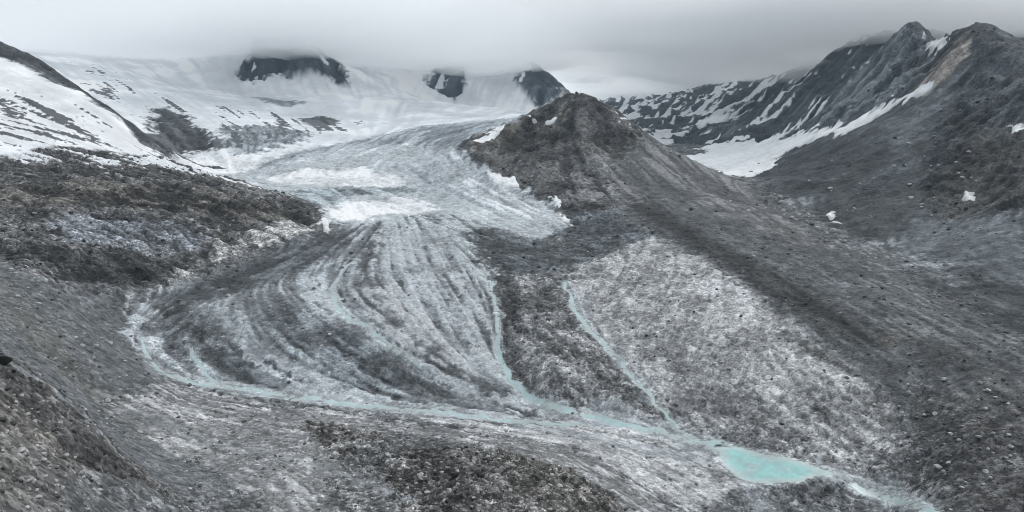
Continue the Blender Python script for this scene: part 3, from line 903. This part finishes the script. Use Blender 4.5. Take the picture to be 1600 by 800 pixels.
def stone_material(name, rgb):
    m, nt, b = new_mat(name)
    L = nt.links.new
    tc = nt.nodes.new('ShaderNodeTexCoord')
    n1 = nt.nodes.new('ShaderNodeTexNoise'); n1.inputs['Scale'].default_value = 2.2; n1.inputs['Detail'].default_value = 6
    L(tc.outputs['Object'], n1.inputs['Vector'])
    cr = nt.nodes.new('ShaderNodeValToRGB')
    cr.color_ramp.elements[0].position = .3; cr.color_ramp.elements[0].color = (*[c * .6 for c in rgb], 1)
    cr.color_ramp.elements[1].position = .7; cr.color_ramp.elements[1].color = (*[c * 1.35 for c in rgb], 1)
    L(n1.outputs['Fac'], cr.inputs[0]); L(cr.outputs[0], b.inputs['Base Color'])
    bp = nt.nodes.new('ShaderNodeBump'); bp.inputs['Strength'].default_value = .5; bp.inputs['Distance'].default_value = .3
    L(n1.outputs['Fac'], bp.inputs['Height']); L(bp.outputs[0], b.inputs['Normal'])
    b.inputs['Roughness'].default_value = .85
    return m


STONE_MATS = {'pale': stone_material('pale_stone', (.36, .365, .365)), 'grey': stone_material('grey_stone', (.17, .172, .175)), 'dark': stone_material('dark_stone', (.06, .06, .062))}
BOULDERS = {}
for tone, mt in STONE_MATS.items():
    for q in range(3):
        co, fc = stone_shape(2, q + 10)
        me = bpy.data.meshes.new('boulder')
        me.from_pydata(co.tolist(), [], fc.tolist())
        me.materials.append(mt)
        BOULDERS[tone, q] = me
FIELDS = [
    ('pale', 'pale boulder lying in the rubble of the near spur', 'pale boulders on the near spur', '0 600|60 620|150 720|180 790|0 790', 42, (1.5, 3.0)),
    ('dark', 'dark boulder lying in the rubble of the near spur', 'dark boulders on the near spur', '0 590|60 610|150 700|200 790|0 790', 26, (1.8, 3.4)),
    ('pale', 'pale boulder on the dark rubble mound beside the valley stream', 'pale boulders on the rubble mound', '520 690|740 700|860 730|950 790|560 790', 34, (1.3, 2.6)),
    ('grey', 'grey boulder on the open gravel below the left slope', 'grey boulders on the gravel', '220 640|450 660|560 700|520 790|300 790', 28, (1.3, 2.4)),
    ('pale', 'pale boulder on the smooth grey slope below the rock shoulder', 'pale boulders on the left slope', '20 430|120 480|200 560|240 640|160 650|40 520', 26, (1.1, 2.2)),
    ('pale', 'pale boulder on the dark moraine slope at the right edge', 'pale boulders on the moraine slope', '1440 560|1590 600|1590 790|1460 770|1400 650', 34, (1.2, 2.4)),
    ('pale', 'pale boulder strewn along the side valley floor below the snow apron', 'pale boulders in the side valley', '1190 295|1250 320|1330 370|1420 420|1330 395|1240 350', 30, (1.0, 2.2)),
    ('pale', 'pale boulder on the scree face of the big mountain', 'pale boulders on the scree mountain', '1250 270|1400 220|1550 250|1500 330|1400 370|1300 330', 30, (.9, 1.9)),
    ('dark', 'dark boulder on the pale crumbled bedrock slab', 'dark boulders on the slab', '920 440|1040 400|1180 480|1280 560|1200 620|1020 570', 12, (.9, 1.6)),
]
ZF = Z.ravel()
for tone, label, group, s, n, (lo, hi) in FIELDS:
    ok = np.flatnonzero(outline_sd(trace(s), 0).ravel() > 0)
    for i in rng.choice(ok, min(n, len(ok)), replace=False):
        size = CELL.ravel()[i] * (lo + (hi - lo) * rng.random() ** 2.2)
        o = bpy.data.objects.new('boulder', BOULDERS[tone, int(rng.integers(3))])
        col.objects.link(o)
        o.location = (X.ravel()[i], Y.ravel()[i], ZF[i] + CAM_Z + size * .22)
        o.rotation_euler = (rng.normal(0, .25), rng.normal(0, .25), rng.random() * 6.28)
        o.scale = [size * q for q in (.8 + .4 * rng.random(), .8 + .4 * rng.random(), .8 + .4 * rng.random())]
        tag(o, label, 'boulder', group)


co, fc = stone_shape(3, 77)
me = bpy.data.meshes.new('black_boulder')
me.from_pydata((co * np.array((1.0, .9, .95))).tolist(), [], fc.tolist())
me.materials.append(stone_material('black_rock', (.012, .012, .012)))
o = bpy.data.objects.new('black_boulder', me)
col.objects.link(o)
pa, pb = cast(6, 566)
o.location = (pa * math.exp(pb), math.exp(pb), CAM_Z + sight(6, 566)[1] * math.exp(pb) + 0.6)
o.scale = (3.6, 3.2, 4.2)
tag(o, 'large black boulder on the crest of the near spur at the left edge', 'boulder')


def rubble(n=12000):
    w = (np.isin(region, (GROUND, FAN, SLAB, MORAINE, SHOULDER, RIGHT_MT, KNOLL)) & (DD > 165) & (DD < 2100) & (np.abs(AA) < .79)).astype(float)
    w *= np.clip(c_sp, .1, 1) ** 1.5 * np.clip(900 / DD, .3, 2)
    for name, label, wob, W_, zs in water_sheets:
        w[wob < W_ * 1.2] = 0
    w[sd_pond > -4] = 0
    w = w.ravel() / w.sum()
    pick = rng.choice(NR * NC, n, replace=False, p=w)
    shapes = [stone_shape(1, 40 + q) for q in range(8)]
    VV, QQ, CC = [], [], []
    off = 0
    which = rng.integers(8, size=n)
    for q, (co, fc) in enumerate(shapes):
        co = co.copy()
        ids = pick[which == q]
        m = len(ids)
        yaw = rng.random(m) * 6.28
        sz_ = CELL.ravel()[ids] * (.55 + 1.25 * rng.random(m) ** 3)
        c, sn = np.cos(yaw)[:, None], np.sin(yaw)[:, None]
        px = (co[None, :, 0] * c - co[None, :, 1] * sn) * sz_[:, None] + X.ravel()[ids][:, None]
        py = (co[None, :, 0] * sn + co[None, :, 1] * c) * sz_[:, None] + Y.ravel()[ids][:, None]
        pz = co[None, :, 2] * sz_[:, None] + (ZF[ids] + .15 * sz_)[:, None]
        VV.append(np.stack([px, py, pz], -1).reshape(-1, 3))
        QQ.append((fc[None] + (np.arange(m) * len(co))[:, None, None] + off).reshape(-1, 3))
        off += m * len(co)
        lum = COLR.reshape(-1, 3)[ids] * np.exp(rng.normal(.35, .55, m))[:, None]
        CC.append(np.repeat(np.clip(lum, .03, .5), len(co), 0))
    o = build_mesh('rubble', np.concatenate(VV), np.concatenate(QQ), np.concatenate(CC), MAT_ROCK, smooth=False)
    tag(o, 'small loose stones strewn over the slopes and valley floor', kind='stuff')


rubble()
# ------------------------------------------------------------------ low cloud that swallows the summits
def cloud_bank():
    xs = np.concatenate([np.linspace(-11000, -3400, 30, endpoint=False), np.linspace(-3400, 3400, 190), np.linspace(3400, 11000, 31)[1:]]); ys = np.concatenate([np.linspace(1700, 5200, 90), np.linspace(5300, 11000, 40)])
    gx, gy = np.meshgrid(xs, ys)
    fx, fy = gx.astype(F), gy.astype(F)
    und = 18 * pnoise(fx / F(95), fy / F(240), 37) + 55 * pnoise(fx / F(900), fy / F(900), 31) + 28 * pnoise(fx / F(380), fy / F(380), 32) + 12 * pnoise(fx / F(170), fy / F(170), 33)
    base = 450 - 45 * smooth01(gx / gy, 0.15, 0.33) + und * 0.6
    front = 2700 + 350 * pnoise(fx / F(1500), fy / F(1500), 35) + 200 * pnoise(fx / F(600), fy / F(600), 36) - 500 * smooth01(np.abs(gx / gy - 0.05), 0.1, 0.5)
    thick = 520 * smooth01(gy, front - 300, front + 1500) * np.clip(0.8 + 1.0 * pnoise(fx / F(1700), fy / F(1700), 34), .25, 1.5) + 1.0
    lift = 420 * (1 - smooth01(gy, front - 700, front + 600)) ** 1.6
    gap = np.exp(-((gx / gy - 0.115) / 0.085) ** 2) * smooth01(gy, 3200, 4400)
    thick = thick * (1 - 0.75 * gap) + 1.0
    lift = lift + 50 * gap
    zb = base + lift
    zt = zb + thick
    nr, nc = gx.shape
    V = np.concatenate([np.stack([gx.ravel(), gy.ravel(), zb.ravel()], 1), np.stack([gx.ravel(), gy.ravel(), zt.ravel()], 1)])
    vid = np.arange(nr * nc).reshape(nr, nc)
    q = np.stack([vid[:-1, :-1], vid[:-1, 1:], vid[1:, 1:], vid[1:, :-1]], -1).reshape(-1, 4)
    n = nr * nc
    sides = []
    for e in (vid[0], vid[:, -1], vid[-1][::-1], vid[:, 0][::-1]):
        sides.append(np.stack([e[:-1], e[1:], e[1:] + n, e[:-1] + n], -1))
    Q = np.concatenate([q[:, ::-1], q + n] + sides)
    m = bpy.data.materials.new('cloud_vapour'); m.use_nodes = True
    nt = m.node_tree; nt.nodes.clear()
    out = nt.nodes.new('ShaderNodeOutputMaterial'); pv = nt.nodes.new('ShaderNodeVolumePrincipled')
    pv.inputs['Color'].default_value = (.986, .991, .996, 1)
    pv.inputs['Density'].default_value = 0.0036
    pv.inputs['Anisotropy'].default_value = 0.2
    nt.links.new(pv.outputs[0], out.inputs['Volume'])
    o = build_mesh('cloud', V, Q, None, m)
    tag(o, 'low grey cloud hiding the tops of the far mountains', kind='stuff')
    # long thin shreds hanging below the sheet
    for k, (u, v, D, wx, hz, lab) in enumerate(((1060, 74, 3100, 520, 22, 'long dark cloud shred above the far valley'), (1190, 108, 3600, 620, 30, 'thin cloud shred in front of the far ridge'),
                                               (760, 88, 3900, 620, 40, 'cloud shred over the small rock tooth'), (560, 62, 3300, 520, 36, 'cloud shred over the broad rock wall'), (200, 60, 3000, 700, 30, 'cloud shred over the left snowfield'))):
        import bmesh
        bm = bmesh.new()
        bmesh.ops.create_icosphere(bm, subdivisions=5, radius=1.0)
        co = np.array([q.co[:] for q in bm.verts]); fc = np.array([[q.index for q in f.verts] for f in bm.faces]); bm.free()
        c32 = co.astype(F)
        r = 1 + 0.55 * pnoise(c32[:, 0] * F(2.2) + F(k * 7), c32[:, 2] * F(2.2) + c32[:, 1], 50) + 0.3 * pnoise(c32[:, 0] * F(5), c32[:, 2] * F(4) + c32[:, 1] * F(4), 51 + k)
        a_, w_ = sight(u, v)
        co = co * r[:, None] * np.array((wx, wx * .7, hz * 1.6))
        P_ = co + np.array((a_ * D, D, w_ * D))
        m2 = m.copy(); m2.node_tree.nodes['Principled Volume'].inputs['Density'].default_value = 0.0011
        tag(build_mesh('cloud', P_, fc, None, m2), lab, kind='stuff')


def haze_box():
    x0, x1, y0, y1, z0, z1 = -26000, 26000, -300, 9300, float(Z.min()) - 2.0, max(float(Z.max()), 0) + 5.0
    V = np.array([[x, y, z] for z in (z0, z1) for y in (y0, y1) for x in (x0, x1)], float)
    Q = np.array([[0, 2, 3, 1], [4, 5, 7, 6], [0, 1, 5, 4], [2, 6, 7, 3], [0, 4, 6, 2], [1, 3, 7, 5]])
    m = bpy.data.materials.new('haze_air'); m.use_nodes = True
    nt = m.node_tree; nt.nodes.clear()
    out = nt.nodes.new('ShaderNodeOutputMaterial'); pv = nt.nodes.new('ShaderNodeVolumePrincipled')
    pv.inputs['Color'].default_value = (.62, .82, 1.0, 1)
    pv.inputs['Density'].default_value = 0.000022
    nt.links.new(pv.outputs[0], out.inputs['Volume'])
    o = build_mesh('haze', V, Q, None, m, smooth=False)
    tag(o, kind='stuff')


cloud_bank()
haze_box()
print('z range', Z.min(), Z.max())
